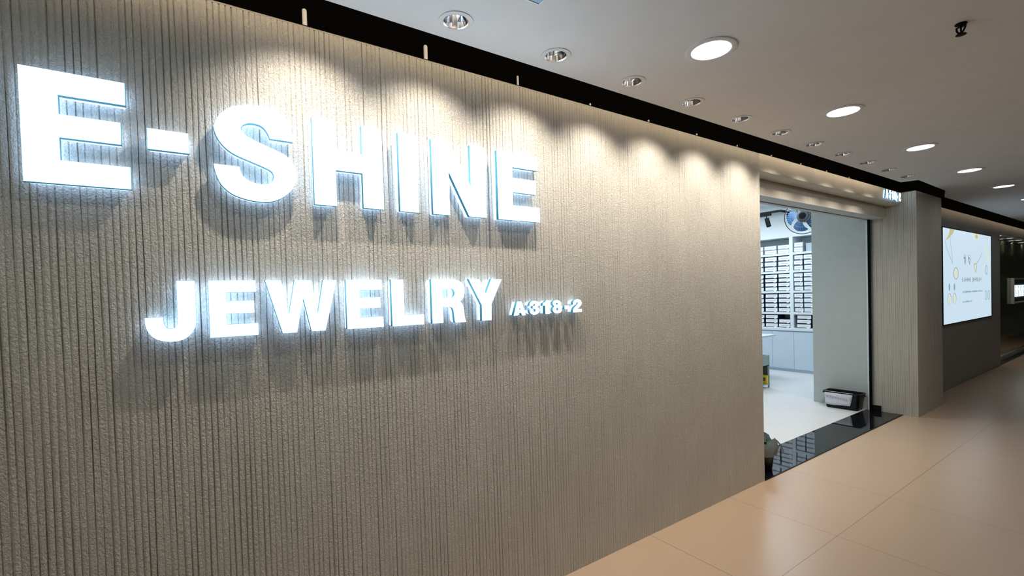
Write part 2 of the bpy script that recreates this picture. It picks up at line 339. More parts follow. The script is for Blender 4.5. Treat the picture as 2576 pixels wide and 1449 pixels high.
# letter outlines (y, z, corner) on the wall
GLYPHS = {
 'E1': [
  [(-0.3837,2.256,1), (-0.1444,2.256,1), (-0.1444,2.1853,1), (-0.3004,2.1853,1), (-0.3004,2.1294,1), (-0.1587,2.1294,1), (-0.1587,2.0599,1), (-0.3016,2.0599,1), (-0.3016,1.9928,1), (-0.1388,1.9928,1), (-0.1388,1.922,1), (-0.3837,1.922,1)],
 ],
 '-1': [
  [(-0.0945,2.1255,1), (0.0169,2.1255,1), (0.0169,2.0579,1), (-0.0945,2.0579,1)],
 ],
 'H': [
  [(0.4085,2.2551,1), (0.4941,2.2551,1), (0.4941,2.1394,1), (0.5966,2.1394,1), (0.5966,2.256,1), (0.6808,2.256,1), (0.6808,1.9233,1), (0.596,1.9233,1), (0.596,2.0627,1), (0.492,2.0627,1), (0.492,1.922,1), (0.4085,1.922,1)],
 ],
 'I': [
  [(0.7513,2.256,1), (0.8361,2.256,1), (0.8361,1.922,1), (0.7513,1.922,1)],
 ],
 'N': [
  [(0.9039,2.2541,1), (0.9939,2.2541,1), (1.0993,2.0659,1), (1.0993,2.256,1), (1.1808,2.256,1), (1.1808,1.9232,1), (1.0876,1.9232,1), (0.9866,2.1186,1), (0.9866,1.922,1), (0.9039,1.922,1)],
 ],
 'E2': [
  [(1.2488,2.256,1), (1.4959,2.256,1), (1.4959,2.1847,1), (1.3382,2.1847,1), (1.3382,2.1333,1), (1.4823,2.1333,1), (1.4823,2.0614,1), (1.3369,2.0614,1), (1.3369,1.9975,1), (1.5027,1.9975,1), (1.5027,1.922,1), (1.2488,1.922,1)],
 ],
 'S': [
  [(0.3385,2.148,1), (0.3387,2.1782,0), (0.328,2.211,0), (0.3054,2.2413,0), (0.2705,2.2591,0), (0.228,2.262,0), (0.1761,2.2533,0), (0.138,2.2364,0), (0.1101,2.2102,0), (0.0947,2.1824,0), (0.0898,2.1581,0), (0.0965,2.1302,0), (0.1125,2.1036,0), (0.1363,2.0822,0), (0.1646,2.0686,0), (0.2025,2.0551,0), (0.2414,2.0409,0), (0.2599,2.0322,0), (0.2689,2.0204,0), (0.2692,2.0049,0), (0.2625,1.9916,0), (0.2487,1.9832,0), (0.2287,1.9797,0), (0.2,1.9843,0), (0.1773,1.9967,0), (0.1665,2.0149,0), (0.1634,2.0348,1), (0.0835,2.0348,1), (0.0917,1.995,0), (0.1063,1.963,0), (0.1349,1.9365,0), (0.1721,1.9223,0), (0.2106,1.916,0), (0.2505,1.9176,0), (0.2862,1.9303,0), (0.3206,1.9574,0), (0.3414,1.9882,0), (0.3496,2.0178,0), (0.3464,2.0493,0), (0.3332,2.076,0), (0.3114,2.0965,0), (0.2708,2.1131,0), (0.2312,2.1274,0), (0.1927,2.1437,0), (0.1766,2.1575,0), (0.1712,2.1694,0), (0.18,2.1836,0), (0.197,2.1922,0), (0.2204,2.1935,0), (0.2412,2.1858,0), (0.2552,2.1667,0), (0.2618,2.148,1)],
 ],
 'J': [
  [(-0.0355,1.633,1), (0.0167,1.633,1), (0.0167,1.5109,1), (0.016,1.4906,0), (0.0109,1.4706,0), (-0.0008,1.4511,0), (-0.0177,1.4372,0), (-0.0381,1.4312,0), (-0.0619,1.431,0), (-0.0852,1.4366,0), (-0.1027,1.4486,0), (-0.1147,1.4657,0), (-0.1215,1.4888,0), (-0.1224,1.5134,1), (-0.0727,1.5134,1), (-0.0726,1.4989,0), (-0.0704,1.4873,0), (-0.0642,1.477,0), (-0.0552,1.4735,0), (-0.0458,1.4759,0), (-0.0395,1.4838,0), (-0.0368,1.4969,0), (-0.0355,1.5136,1)],
 ],
 'E3': [
  [(0.0527,1.633,1), (0.198,1.633,1), (0.198,1.5902,1), (0.1048,1.5902,1), (0.1048,1.5604,1), (0.191,1.5604,1), (0.191,1.5157,1), (0.1045,1.5157,1), (0.1045,1.4792,1), (0.2012,1.4792,1), (0.2012,1.435,1), (0.0527,1.435,1)],
 ],
 'W': [
  [(0.227,1.633,1), (0.2813,1.633,1), (0.3036,1.5077,1), (0.3257,1.6323,1), (0.3847,1.6323,1), (0.4052,1.5068,1), (0.4278,1.6323,1), (0.4795,1.6323,1), (0.431,1.4356,1), (0.3799,1.4356,1), (0.3545,1.5608,1), (0.3289,1.435,1), (0.2793,1.435,1)],
 ],
 'E4': [
  [(0.5133,1.633,1), (0.6591,1.633,1), (0.6591,1.5895,1), (0.5658,1.5895,1), (0.5658,1.5606,1), (0.6518,1.5606,1), (0.6518,1.5153,1), (0.5653,1.5153,1), (0.5653,1.48,1), (0.6621,1.48,1), (0.6621,1.435,1), (0.5133,1.435,1)],
 ],
 'L': [
  [(0.6994,1.633,1), (0.7548,1.633,1), (0.7548,1.4812,1), (0.8443,1.4812,1), (0.8443,1.435,1), (0.6994,1.435,1)],
 ],
 'R': [
  [(0.8825,1.633,1), (0.986,1.633,1), (1.0114,1.6291,0), (1.0348,1.6164,0), (1.0462,1.5984,0), (1.0486,1.5804,0), (1.0451,1.5571,0), (1.0382,1.543,0), (1.0247,1.5305,1), (1.0353,1.518,0), (1.0408,1.5034,0), (1.0439,1.4764,0), (1.0462,1.4565,0), (1.0488,1.4456,0), (1.0525,1.435,1), (0.9957,1.435,1), (0.9922,1.4486,0), (0.9902,1.4753,0), (0.987,1.4949,0), (0.9795,1.5041,0), (0.968,1.5079,1), (0.9363,1.5079,1), (0.9363,1.4359,1), (0.8825,1.4359,1)],
  [(0.9357,1.5905,1), (0.9758,1.5905,1), (0.9892,1.5859,0), (0.9957,1.5743,0), (0.9948,1.561,0), (0.9861,1.5519,0), (0.9714,1.551,1), (0.9357,1.551,1)],
 ],
 'Y': [
  [(1.0717,1.6327,1), (1.13,1.6327,1), (1.1631,1.5624,1), (1.1958,1.633,1), (1.2564,1.633,1), (1.1926,1.5116,1), (1.1909,1.435,1), (1.1378,1.435,1), (1.1389,1.5089,1)],
 ],
 'A': [
  [(1.3448,1.52,1), (1.3707,1.52,1), (1.3943,1.449,1), (1.3722,1.449,1), (1.3672,1.4622,1), (1.3487,1.4622,1), (1.3443,1.4497,1), (1.3207,1.4497,1)],
  [(1.3591,1.4922,1), (1.3646,1.4791,1), (1.3533,1.4791,1)],
 ],
 '3': [
  [(1.4211,1.497,1), (1.4229,1.5072,0), (1.4314,1.5165,0), (1.445,1.52,0), (1.4616,1.5192,0), (1.476,1.512,0), (1.4799,1.5019,0), (1.4764,1.4937,0), (1.4689,1.4886,1), (1.4781,1.4828,0), (1.483,1.4717,0), (1.4784,1.4602,0), (1.4676,1.4524,0), (1.4508,1.449,0), (1.4343,1.4523,0), (1.4243,1.4593,0), (1.419,1.4748,1), (1.4397,1.4748,1), (1.4431,1.4676,0), (1.4513,1.4639,0), (1.4587,1.4677,0), (1.457,1.477,0), (1.4407,1.4818,1), (1.4407,1.4925,1), (1.4535,1.4954,0), (1.4563,1.5002,0), (1.4511,1.5049,0), (1.4454,1.5031,0), (1.4417,1.497,1)],
 ],
 '1': [
  [(1.551,1.52,1), (1.551,1.449,1), (1.5214,1.449,1), (1.5214,1.4929,1), (1.5057,1.4929,1), (1.5057,1.5066,1), (1.5195,1.5104,1), (1.5306,1.52,1)],
 ],
 '8': [
  [(1.5997,1.52,0), (1.6196,1.5145,0), (1.6293,1.5021,0), (1.6251,1.4909,0), (1.6197,1.485,0), (1.6291,1.476,0), (1.6325,1.4636,0), (1.6242,1.4535,0), (1.6016,1.449,0), (1.5818,1.4537,0), (1.5722,1.4645,0), (1.5738,1.4781,0), (1.583,1.4867,0), (1.5761,1.4935,0), (1.5725,1.504,0), (1.5795,1.5149,0)],
  [(1.6074,1.4999,0), (1.6064,1.4971,0), (1.6037,1.4952,0), (1.6001,1.4946,0), (1.5966,1.4954,0), (1.594,1.4975,0), (1.5932,1.5003,0), (1.5942,1.5031,0), (1.5969,1.505,0), (1.6005,1.5056,0), (1.604,1.5048,0), (1.6066,1.5027,0)],
  [(1.6102,1.4712,0), (1.6089,1.4676,0), (1.6057,1.465,0), (1.6015,1.4642,0), (1.5973,1.4654,0), (1.5943,1.4682,0), (1.5933,1.4718,0), (1.5945,1.4754,0), (1.5977,1.478,0), (1.602,1.4788,0), (1.6062,1.4776,0), (1.6092,1.4748,0)],
 ],
 '-2': [
  [(1.6546,1.4891,1), (1.6856,1.4891,1), (1.6856,1.4691,1), (1.6546,1.4691,1)],
 ],
 '2': [
  [(1.7148,1.4911,1), (1.7169,1.5058,0), (1.7279,1.5161,0), (1.747,1.52,0), (1.7659,1.515,0), (1.7763,1.5021,0), (1.7726,1.4879,0), (1.7573,1.4759,0), (1.7451,1.466,1), (1.7765,1.466,1), (1.7765,1.449,1), (1.7133,1.449,1), (1.7147,1.4634,0), (1.7265,1.4771,0), (1.7447,1.4907,0), (1.75,1.4991,0), (1.7452,1.504,0), (1.738,1.5012,0), (1.7353,1.4911,1)],
 ],
}
# ------------------------------------------------------------------ the setting
YD = 3.766      # near edge of the shop doorway
YP = 6.91       # side face of the pillar
HB = 2.484      # underside of the door header

mb = MB()
vs, fs = ribbed_sheet(-1.6, YD, 0.0, WT - 0.012, 0.0187, 0.0055, 0.03, lambda u, z, h: (h, u, z), seed=3, fade=lambda u: 1.0 - 0.5 * min(1, max(0, (u - 1.5) / 0.9)))
mb.add(vs, fs)
mb.box(-0.36, -0.006, -1.6, YD - 0.001, 0, WT - 0.012)
mb.add([(-0.36, -1.6, WT - 0.012), (0.0, -1.6, WT - 0.012), (0, YD, WT - 0.012), (-0.36, YD, WT - 0.012),
        (-0.36, -1.6, WT), (-0.010, -1.6, WT), (-0.010, YD, WT), (-0.36, YD, WT)],
       [(1, 2, 6, 5), (5, 6, 7, 4), (0, 1, 5, 4), (2, 3, 7, 6)])
mb.add([(0, YD, 0), (0, YD, WT - 0.012), (-0.36, YD, WT - 0.012), (-0.36, YD, 0)], [(0, 1, 2, 3)])
struct('wall_left', mb, M['plaster'])

# header over the doorway: front beam, recessed beam, grey metal head with a black track slot
mb = MB(); mb.box(-0.145, 0, YD, YP, HB, WT)
struct('wall_header', mb, M['plaster_smooth'], bevel=0.008)
mb = MB(); vs, fs = ribbed_sheet(YD, YP, 2.356, HB, 0.03, 0.002, 0.03, lambda u, z, h: (-0.148 + h, u, z), seed=9)
mb.add(vs, fs); mb.box(-0.285, -0.152, YD, YP, 2.3555, 2.62)
struct('wall_header', mb, M['plaster_smooth'])
mb = MB(); mb.box(-0.284, -0.146, YD, YP, 2.347, 2.3555); mb.box(-0.36, -0.312, YD, YP, 2.347, 2.3775); mb.box(-0.36, -0.285, YD, YP, 2.3775, 2.62)
struct('trim_1', mb, M['alu'])
mb = MB(); mb.box(-0.312, -0.284, YD, YP, 2.366, 2.3775); mb.box(-0.305, -0.291, 5.05, 5.16, 2.350, 2.366)
struct('trim_2', mb, M['black'])

# pillar beside the doorway: ribbed side face and ribbed front face
PX, PY1 = 0.148, 7.85
mb = MB()
vs, fs = ribbed_sheet(-0.30, PX, 0, 2.615, 0.0205, 0.0040, 0.04, lambda u, z, h: (u, YP - h, z), gap=0.36, wob=0.0006, seed=5); mb.add(vs, fs)
vs, fs = ribbed_sheet(YP, PY1, 0, 2.615, 0.0205, 0.0040, 0.04, lambda u, z, h: (PX + h, u, z), seed=6); mb.add(vs, fs)
mb.box(-0.30, PX - 0.006, YP + 0.006, PY1, 0, 2.615)
mb.add([(-0.3, YP, 2.615), (PX, YP, 2.615), (PX, PY1, 2.615), (-0.3, PY1, 2.615), (-0.3, YP + .01, 2.624), (PX - .01, YP + .01, 2.624), (PX - .01, PY1, 2.624), (-0.3, PY1, 2.624)],
       [(0, 1, 5, 4), (1, 2, 6, 5), (4, 5, 6, 7)])
struct('wall_pillar', mb, M['plaster'])

# poster wall beyond the pillar
mb = MB(); mb.box(-0.36, -0.07, PY1, 12.30, 0, 2.62)
struct('wall_far_left', mb, M['plaster_grey'], bevel=0.008)
mb = MB(); mb.box(-0.36, -0.07, 12.30, 19.0, 2.42, 2.62)
struct('wall_header', mb, M['plaster_grey'], bevel=0.006)

# floors
mb = MB(); mb.box(0, 4.4, -4, 20, -0.1, 0); mb.box(-0.07, 0, YP, 20, -0.1, 0)
struct('floor', mb, M['floor'])
mb = MB(); mb.box(-5.5, -0.36, 0.5, 9.5, -0.1, 0)
struct('floor', mb, M['shop_floor'])
mb = MB(); mb.box(-0.36, 0.0, YD, YP, -0.08, 0.004, 0); mb.box(-0.002, 0.008, YD, YP, -0.05, 0.006, 1)
mb.box(-0.287, -0.205, YP - 0.02, YP, 0.004, 0.072, 1)
struct('trim_3', mb, [M['granite'], M['granite_edge']])

# corridor ceiling with the dark slot along the shop fronts (it steps out round the pillar)
poly = [(0.19, -4), (0.19, 6.27), (0.325, 6.32), (0.300, 7.36), (0.168, 7.90), (0.17, 20), (4.4, 20), (4.4, -4)]
dl_ys = [0.4] + [0.9 + 0.508 * k for k in range(11)]
tag(holed_slab('ceiling', poly, [(0.32, y, 0.049) for y in dl_ys], ZC, ZC + 0.03, M['ceiling']), kind='structure')
# black void above the slot
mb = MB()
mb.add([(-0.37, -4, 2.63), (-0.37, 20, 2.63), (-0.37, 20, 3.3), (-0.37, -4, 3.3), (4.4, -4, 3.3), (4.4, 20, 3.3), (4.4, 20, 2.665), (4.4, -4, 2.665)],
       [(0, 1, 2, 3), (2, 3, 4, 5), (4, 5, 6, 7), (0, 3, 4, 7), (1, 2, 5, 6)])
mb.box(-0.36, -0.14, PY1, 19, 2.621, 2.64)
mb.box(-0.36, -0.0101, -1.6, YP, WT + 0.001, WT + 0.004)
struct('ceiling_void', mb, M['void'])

# far side of the corridor and its ends
mb = MB(); mb.box(4.4, 4.5, -4, 20, 0, 3.3); struct('wall_right', mb, M['dark_wall'])
mb = MB(); mb.box(-0.4, 4.4, 20, 20.1, 0, 3.3); struct('wall_end', mb, M['dark_wall'])
mb = MB(); mb.box(-0.4, 4.4, -4.1, -4, 0, 3.3); mb.box(-0.4, -0.3, -4, -1.6, 0, 2.7); struct('wall_back', mb, M['dark_wall'])

# shop room
mb = MB(); mb.box(-5.6, -5.5, 0.5, 9.6, 0, 2.97); struct('wall_shop_side', mb, M['shop_wall'])
mb = MB(); mb.box(-5.5, -0.375, 0.4, 0.5, 0, 2.97); struct('wall_shop_near', mb, M['shop_wall'])
mb = MB(); mb.box(-5.5, -0.375, 9.45, 9.55, 0, 2.97); mb.box(-5.5, -0.46, 9.082, 9.45, 2.489, 2.97)
struct('wall_shop_end', mb, M['shop_wall'])
mb = MB(); mb.box(-5.5, -0.375, 0.5, 9.5, 2.95, 3.0); struct('ceiling_shop', mb, M['shop_wall'])
mb = MB(); mb.box(-0.955, -0.335, 6.905, 7.03, 0, 2.60); mb.box(-0.955, -0.375, 6.905, 7.03, 2.60, 2.95); mb.box(-0.46, -0.375, 7.03, 9.45, 0, 2.95)
struct('wall_partition', mb, M['partition'])
mb = MB(); mb.box(-0.395, -0.375, 0.5, YP, 2.37, 2.95); mb.box(-0.395, -0.375, 0.5, YD, 0, 2.37)
struct('wall_shop_front', mb, M['shop_wall'])
# door jamb: pale strip standing in for an edge reflection, black rubber line, green glass edge
mb = MB()
mb.box(-0.335, -0.317, 6.885, 6.905, 0, 2.352, 1); mb.box(-0.317, -0.292, 6.88, 6.908, 0, 2.36, 0)
struct('door_1', mb, [M['black'], M['white_lam']])
mb = MB(); mb.box(-0.292, -0.276, 6.895, 6.903, 0.07, 2.35)
struct('window_1', mb, M['glass'])

# ------------------------------------------------------------------ lamps of the corridor
def ordinal(i):
    return ['nearest', 'second', 'third', 'fourth', 'fifth', 'sixth', 'seventh', 'eighth', 'ninth', 'tenth', 'farthest'][i]

def make_downlight():
    t = thing('recessed_downlight', '', 'ceiling light')
    a = MB(); a.lathe([(0.048, 0.002), (0.050, -0.003), (0.056, -0.0045), (0.068, -0.002), (0.0685, 0.0), (0.048, 0.0)], 40)
    a.build('trim_ring', M['trim'], t, smooth=True)
    a = MB(); a.lathe([(0.0475, 0.0), (0.0505, -0.0035), (0.0455, -0.001), (0.041, 0.024), (0.034, 0.050), (0.027, 0.068)], 40)
    a.build('reflector', M['chrome'], t, smooth=True)
    a = MB(); a.lathe([(0.0, 0.052), (0.012, 0.051), (0.020, 0.055), (0.024, 0.066), (0.0, 0.067)], 24)
    a.build('bulb', M['bulb'], t, smooth=True)
    a = MB(); a.box(-0.036, 0.036, 0.016, 0.020, 0.022, 0.050)
    a.build('glare_blade', M['chrome'], t)
    return t
base = make_downlight()
first = True
for i, y in enumerate(dl_ys):
    o = base if first else copy_tree(base); first = False
    o.location = (0.32, y, ZC - 0.0005); o.rotation_euler = (0, 0, random.uniform(-0.3, 0.3))
    k = i - 1
    o['group'] = 'small chrome downlights in a row beside the dark slot'
    o['label'] = ('small chrome recessed downlight beside the dark slot, %s of the visible row' % ordinal(k)) if k >= 0 else 'small chrome recessed downlight above the first letter, out of view overhead'
    lamp('downlight_beam', 'SPOT', (0.32, y, ZC + 0.010), DOWN_W, DOWN_COL, rot=(0, math.radians(21), 0), spot_size=math.radians(104), spot_blend=1.0, shadow_soft_size=0.018)

def make_panel():
    t = thing('round_panel_light', '', 'ceiling light')
    a = MB(); a.lathe([(0.083, 0.0), (0.085, -0.006), (0.092, -0.008), (0.108, -0.004), (0.110, 0.0)], 56)
    a.build('trim_ring', M['trim'], t, smooth=True)
    a = MB(); a.lathe([(0.0, -0.0035), (0.070, -0.0035), (0.0845, -0.002), (0.0845, 0.0)], 56)
    a.build('diffuser', M['panel_on'], t, smooth=True)
    return t
base = make_panel(); first = True
for i, y in enumerate([0.54 - 1.42 * 2, 0.54 - 1.42, 0.54, 1.975, 3.375, 4.82, 6.25, 7.68, 9.20, 10.6, 12.0, 13.4]):
    o = base if first else copy_tree(base); first = False
    o.location = (0.727, y, ZC - 0.0005)
    o['group'] = 'large round glowing panel lights in the ceiling'
    k = i - 3
    lamp('panel_glow', 'AREA', (0.727, y, ZC - 0.012), PANEL_W if y < 7 else PANEL_W * 0.22, (0.88, 0.95, 0.97), shape='DISK', size=0.16)
    o['label'] = ('large round glowing ceiling panel light, %s of the visible row' % ['nearest and biggest', 'second nearest', 'third nearest', 'fourth nearest', 'fifth nearest', 'sixth at the right edge', 'seventh', 'eighth', 'ninth'][k]) if k >= 0 else 'large round ceiling panel light behind or above the viewer, number %s back' % ['three', 'two', 'one'][i]

# unseen row added for fill light, across the corridor beside and behind the viewer
for i, y in enumerate([-2.3, -0.88, 0.54, 1.975]):
    lamp('panel_glow', 'AREA', (3.1, y, ZC - 0.012), PANEL_W, (0.88, 0.96, 0.96), shape='DISK', size=0.16)
    o = copy_tree(base); o.location = (3.1, y, ZC - 0.0005); o['group'] = 'added fill panel lights on the far side of the corridor, out of view'
    o['label'] = 'added round fill light panel on the other side of the corridor, outside the view, %s' % ['rearmost', 'second', 'third', 'foremost'][i]

# LED strip lying on the lip of the ceiling, washing the top of the walls
t = thing('led_strip', 'warm white light strip hidden in the dark slot above the shop front walls', 'light strip', (0, 0, ZC + 0.031))
LS = [(0.203, -1.6, 6.26), (0.340, 6.36, 7.20), (0.183, 8.0, 17)]
for x, ya, yb in LS:
    a = MB(); a.box(x - 0.006, x + 0.006, ya, yb, 0, 0.008); a.build('light_strip', M['led'] if x > 0.19 else M['led_far'], t)
    a = MB(); a.box(x + 0.0065, x + 0.010, ya, yb, 0, 0.012); a.build('channel', M['void'], t)

# short bright rods standing on the wall top inside the slot
first = True
names = ['nearest and tallest looking', 'second nearest', 'third nearest', 'fourth nearest', 'fifth nearest', 'sixth', 'seventh', 'eighth', 'ninth', 'tenth']
for k in range(11):
    y = 0.414 + 0.515 * k
    if first:
        t = thing('hanger_rod', '', 'metal rod')
        a = MB(); a.lathe([(0.0, 0.0), (0.0092, 0.0), (0.0092, 0.066), (0.007, 0.071), (0.0, 0.073)], 14); a.build('rod', M['steel'], t, smooth=True)
        a = MB(); a.lathe([(0.0, 0.0), (0.013, 0.0), (0.013, 0.004), (0.0094, 0.004)], 6); a.build('hex_nut', M['steel'], t)
        base = t; o = t; first = False
    else: o = copy_tree(base)
    o.location = (-0.03, y, WT + 0.004); o.scale = (1, 1, 1) if k < 2 else (0.6, 0.6, 0.8) if k == 2 else (0.6, 0.6, 0.3)
    o['group'] = 'short silver rods standing on the wall top'
    o['label'] = 'short silver rod standing in the dark slot on the wall top, %s' % (names[k] if k < 10 else 'farthest')

# sprinkler / smoke head on the ceiling
t = thing('ceiling_sprinkler', 'small black fire sprinkler head hanging from the ceiling at upper right', 'sprinkler', (1.406, 2.702, ZC))
a = MB(); a.lathe([(0.0, 0.0), (0.020, 0.0), (0.020, -0.004), (0.010, -0.008), (0.010, -0.014), (0, -0.014)], 20); a.build('escutcheon', M['black'], t, smooth=True)
a = MB(); a.tube([(0.020, 0, -0.010), (0.019, 0, -0.022), (0.011, 0, -0.034), (0, 0, -0.038), (-0.011, 0, -0.034), (-0.019, 0, -0.022), (-0.020, 0, -0.010)], 0.0034)
a.tube([(0.021, 0, -0.010), (-0.021, 0, -0.010)], 0.0036); a.build('frame_arms', M['black'], t, smooth=True)
a = MB(); a.tube([(0, 0, -0.012), (0, 0, -0.037)], 0.003); a.build('bulb', M['black'], t, smooth=True)
a = MB(); a.lathe([(0, -0.042), (0.016, -0.043), (0.018, -0.046), (0, -0.048)], 20); a.build('deflector', M['black'], t, smooth=True)
t.rotation_euler = (0, 0, math.radians(-35))

# corner of a square pale blue ceiling plate at the very top of the view
M['bluepanel'] = mat('pale_blue_panel', (0.25, 0.45, 0.70), 0.4)
t = thing('ceiling_hatch', 'pale blue square ceiling plate, only its corner showing at the top edge', 'ceiling plate', (0.686, 1.003, ZC))
a = MB(); a.box(-0.10, 0.10, -0.10, 0.10, -0.006, 0.0); a.build('plate', M['bluepanel'], t, bevel=0.002)
a = MB()
for s in (-1, 1):
    a.box(-0.104, 0.104, s * 0.102 - 0.002, s * 0.102 + 0.002, -0.008, 0); a.box(s * 0.102 - 0.002, s * 0.102 + 0.002, -0.0999, 0.0999, -0.008, 0)
a.build('rim', M['white_lam'], t)

# ------------------------------------------------------------------ illuminated letters
def area(lp): return sum(lp[i][0] * lp[(i + 1) % len(lp)][1] - lp[(i + 1) % len(lp)][0] * lp[i][1] for i in range(len(lp))) / 2
def letter(key, label, group, sub=7, x0=0.001, dx=None, glyph=None, xb=0.030, inset=0.005, cat='letter', xf=0.0485, rim=0.0013, bm='letter_back'):
    loops = [spline_outline(lp, sub) for lp in GLYPHS[key]]
    if dx: loops = [[dx(p) for p in lp] for lp in loops]
    big = max(loops, key=lambda l: abs(area(l)))
    loops = [l if (area(l) > 0) == (l is big) else l[::-1] for l in loops]
    ys = [p[0] for p in big]; zs = [p[1] for p in big]
    org = (0, (min(ys) + max(ys)) / 2, min(zs))
    t = thing('sign_hyphen' if key[0] == '-' else 'sign_digit' if key in '1238' else 'sign_letter', label, cat, org, 0, group)
    f = plate('face', loops, xf, xf + 0.003, M['letter_face'], t, origin=org, offset=-rim)
    r = plate('return', loops, xb, xf, M['letter_side'], t, origin=org)
    b = plate('backlight', loops, x0, xb, M[bm], t, origin=org, offset=-inset)
    return t
G1 = 'big glowing letters of the upper sign line'
G2 = 'glowing letters of the lower sign line'
G3 = 'small glowing unit number after the lower sign line'
for k, lab in [('E1', 'largest-looking glowing white letter E at the far left of the wall sign'), ('-1', 'glowing white hyphen between the first E and the S of the upper sign line'),
               ('S', 'glowing white letter S of the upper sign line'), ('H', 'glowing white letter H of the upper sign line, right of the S'),
               ('I', 'glowing white letter I between H and N in the upper sign line'), ('N', 'glowing white letter N of the upper sign line'),
               ('E2', 'glowing white letter E ending the upper sign line, right of the N')]:
    letter(k, lab, G1)
for k, lab in [('J', 'glowing white letter J starting the lower sign line'), ('E3', 'glowing white letter E between J and W in the lower sign line'),
               ('W', 'glowing white letter W of the lower sign line'), ('E4', 'glowing white letter E between W and L in the lower sign line'),
               ('L', 'glowing white letter L of the lower sign line'), ('R', 'glowing white letter R of the lower sign line'),
               ('Y', 'glowing white letter Y ending the lower sign line')]:
    letter(k, lab, G2, inset=0.004, rim=0.0014)
for k, lab in [('A', 'small glowing letter A starting the unit number right of the lower sign line'), ('3', 'small glowing digit three next to the A of the wall unit number'),
               ('1', 'small glowing digit one between three and eight of the wall unit number'), ('8', 'small glowing digit eight before the hyphen of the wall unit number'),
               ('-2', 'small glowing hyphen in the unit number on the ribbed wall'), ('2', 'small glowing digit two ending the wall unit number')]:
    letter(k, lab, G3, sub=4, inset=0.003, rim=0.0009, bm='letter_back_small')
# same unit number on the end of the door header
y0, y1, z0 = 1.321, 1.776, 1.449
def hdr(p): return (6.37 + (p[0] - y0) / (y1 - y0) * 0.47, 2.510 + (p[1] - z0) / 0.071 * 0.095)
for k, lab in [('A', 'tiny glowing letter A on the door header near the pillar'), ('3', 'tiny glowing digit three next to the A on the door header'),
               ('1', 'tiny glowing digit one between three and eight on the door header'), ('8', 'tiny glowing digit eight before the hyphen on the door header'),
               ('-2', 'tiny glowing hyphen on the door header'), ('2', 'tiny glowing digit two at the pillar end of the door header')]:
    letter(k, lab, 'small glowing unit number on the door header', sub=4, dx=hdr, inset=0.002, xb=0.014, xf=0.026, rim=0.0006, bm='letter_back_small')
# ------------------------------------------------------------------ shop interior
YF = 9.08
def cabinet(x0, x1, label, handle_side=1):
    t = thing('base_cabinet', label, 'cabinet', ((x0 + x1) / 2, YF, 0), 0, 'pale base cabinets along the shop end wall')
    h = (x1 - x0) / 2
    a = MB(); a.box(-h, h, 0.002, 0.36, 0.05, 0.752); a.build('body', M['white_lam'], t)
    a = MB(); a.box(-h + 0.002, h - 0.002, -0.018, 0.0, 0.055, 0.735); a.build('door', M['cab_door'], t, bevel=0.001)
    a = MB(); a.box(-h, h, 0.012, 0.35, 0, 0.05); a.build('plinth', M['cab_door'], t)
edges = [-3.325, -2.945, -2.565, -2.185, -1.805, -1.425]
labs = ['pale blue base cabinet hidden behind the doorway wall', 'pale blue base cabinet mostly behind the white desk', 'pale blue base cabinet left of the middle one, seen under the desk edge',
        'pale blue base cabinet in the middle, under the shelf upright', 'pale blue base cabinet partly behind the grey partition']
for i in range(1, 5): cabinet(edges[i - 1] if i else 0, edges[i], labs[i - 1])
cabinet(edges[4], edges[5], 'pale blue base cabinet wholly behind the grey partition')
a = MB(); a.box(-3.4, -1.42, YF - 0.03, 9.449, 0.755, 0.795)
tag(a.build('worktop', M['white_lam'], bevel=0.003), 'long white worktop over the base cabinets below the box shelves', 'worktop')

t = thing('shelving_unit', 'white open shelving unit full of labelled boxes on the shop end wall', 'shelving', (-2.22, YF, 0.796))
a = MB(); a.box(-0.03, 0.03, 0, 0.35, 0, 1.6745); a.build('upright', M['white_lam'], t)
for xx in (-0.84, 0.76):
    a = MB(); a.box(xx - 0.02, xx + 0.02, 0, 0.35, 0, 1.6745); a.build('upright', M['white_lam'], t)
SH = [0.796 + 0.012, 1.095, 1.49, 1.858, 2.185]
for z in SH[1:]:
    for (xa, xb) in ((-0.82, -0.03), (0.03, 0.74)):
        a = MB(); a.box(xa, xb, 0.004, 0.35, z - 0.04 - 0.796, z - 0.796); a.build('shelf', M['white_lam'], t)
for (xa, xb) in ((-0.82, -0.03), (0.03, 0.74)):
    a = MB(); a.box(xa, xb, 0.004, 0.35, 0, 0.012); a.build('shelf', M['white_lam'], t)
a = MB(); a.box(-0.86, 0.78, 0, 0.35, 1.675, 1.692); a.build('top_board', M['white_lam'], t)
a = MB(); a.box(-0.82, 0.74, 0.34, 0.35, 0, 1.67); a.build('back_panel', M['shop_wall'], t)

def make_box(body):
    t = thing('storage_box', '', 'box')
    a = MB(); a.box(-0.5, 0.5, 0, 0.26, 0, 0.068); a.build('carton', body, t)
    a = MB(); a.box(-0.485, 0.485, -0.003, 0.0, 0.010, 0.060, 0); a.box(-0.30, 0.34, -0.0036, -0.003, 0.032, 0.037, 1); a.build('label', [M['label'], M['ink']], t)
    a = MB(); a.box(0.22, 0.40, -0.010, -0.0, 0.0, 0.010); a.build('tab', M['label'], t)
    return t
protos = {k: make_box(M[k]) for k in ('box_dark', 'box_mid', 'box_pale')}
used = {k: False for k in protos}
shelf_names = ['bottom shelf', 'second shelf up', 'middle shelf', 'fourth shelf up', 'top shelf']
def put_box(kind, x, z, wd, hs, label, group, dy=0.0):
    o = protos[kind] if not used[kind] else copy_tree(protos[kind]); used[kind] = True
    o.location = (x, YF + 0.016 + dy, z); o.scale = (wd, 1, hs); o['label'] = label; o['group'] = group
colorname = {'box_dark': 'navy box', 'box_mid': 'slate blue box', 'box_pale': 'pale grey box'}
stackpos = {2: ['lower', 'upper'], 3: ['bottom', 'middle', 'top'], 4: ['bottom', 'second', 'third', 'top']}
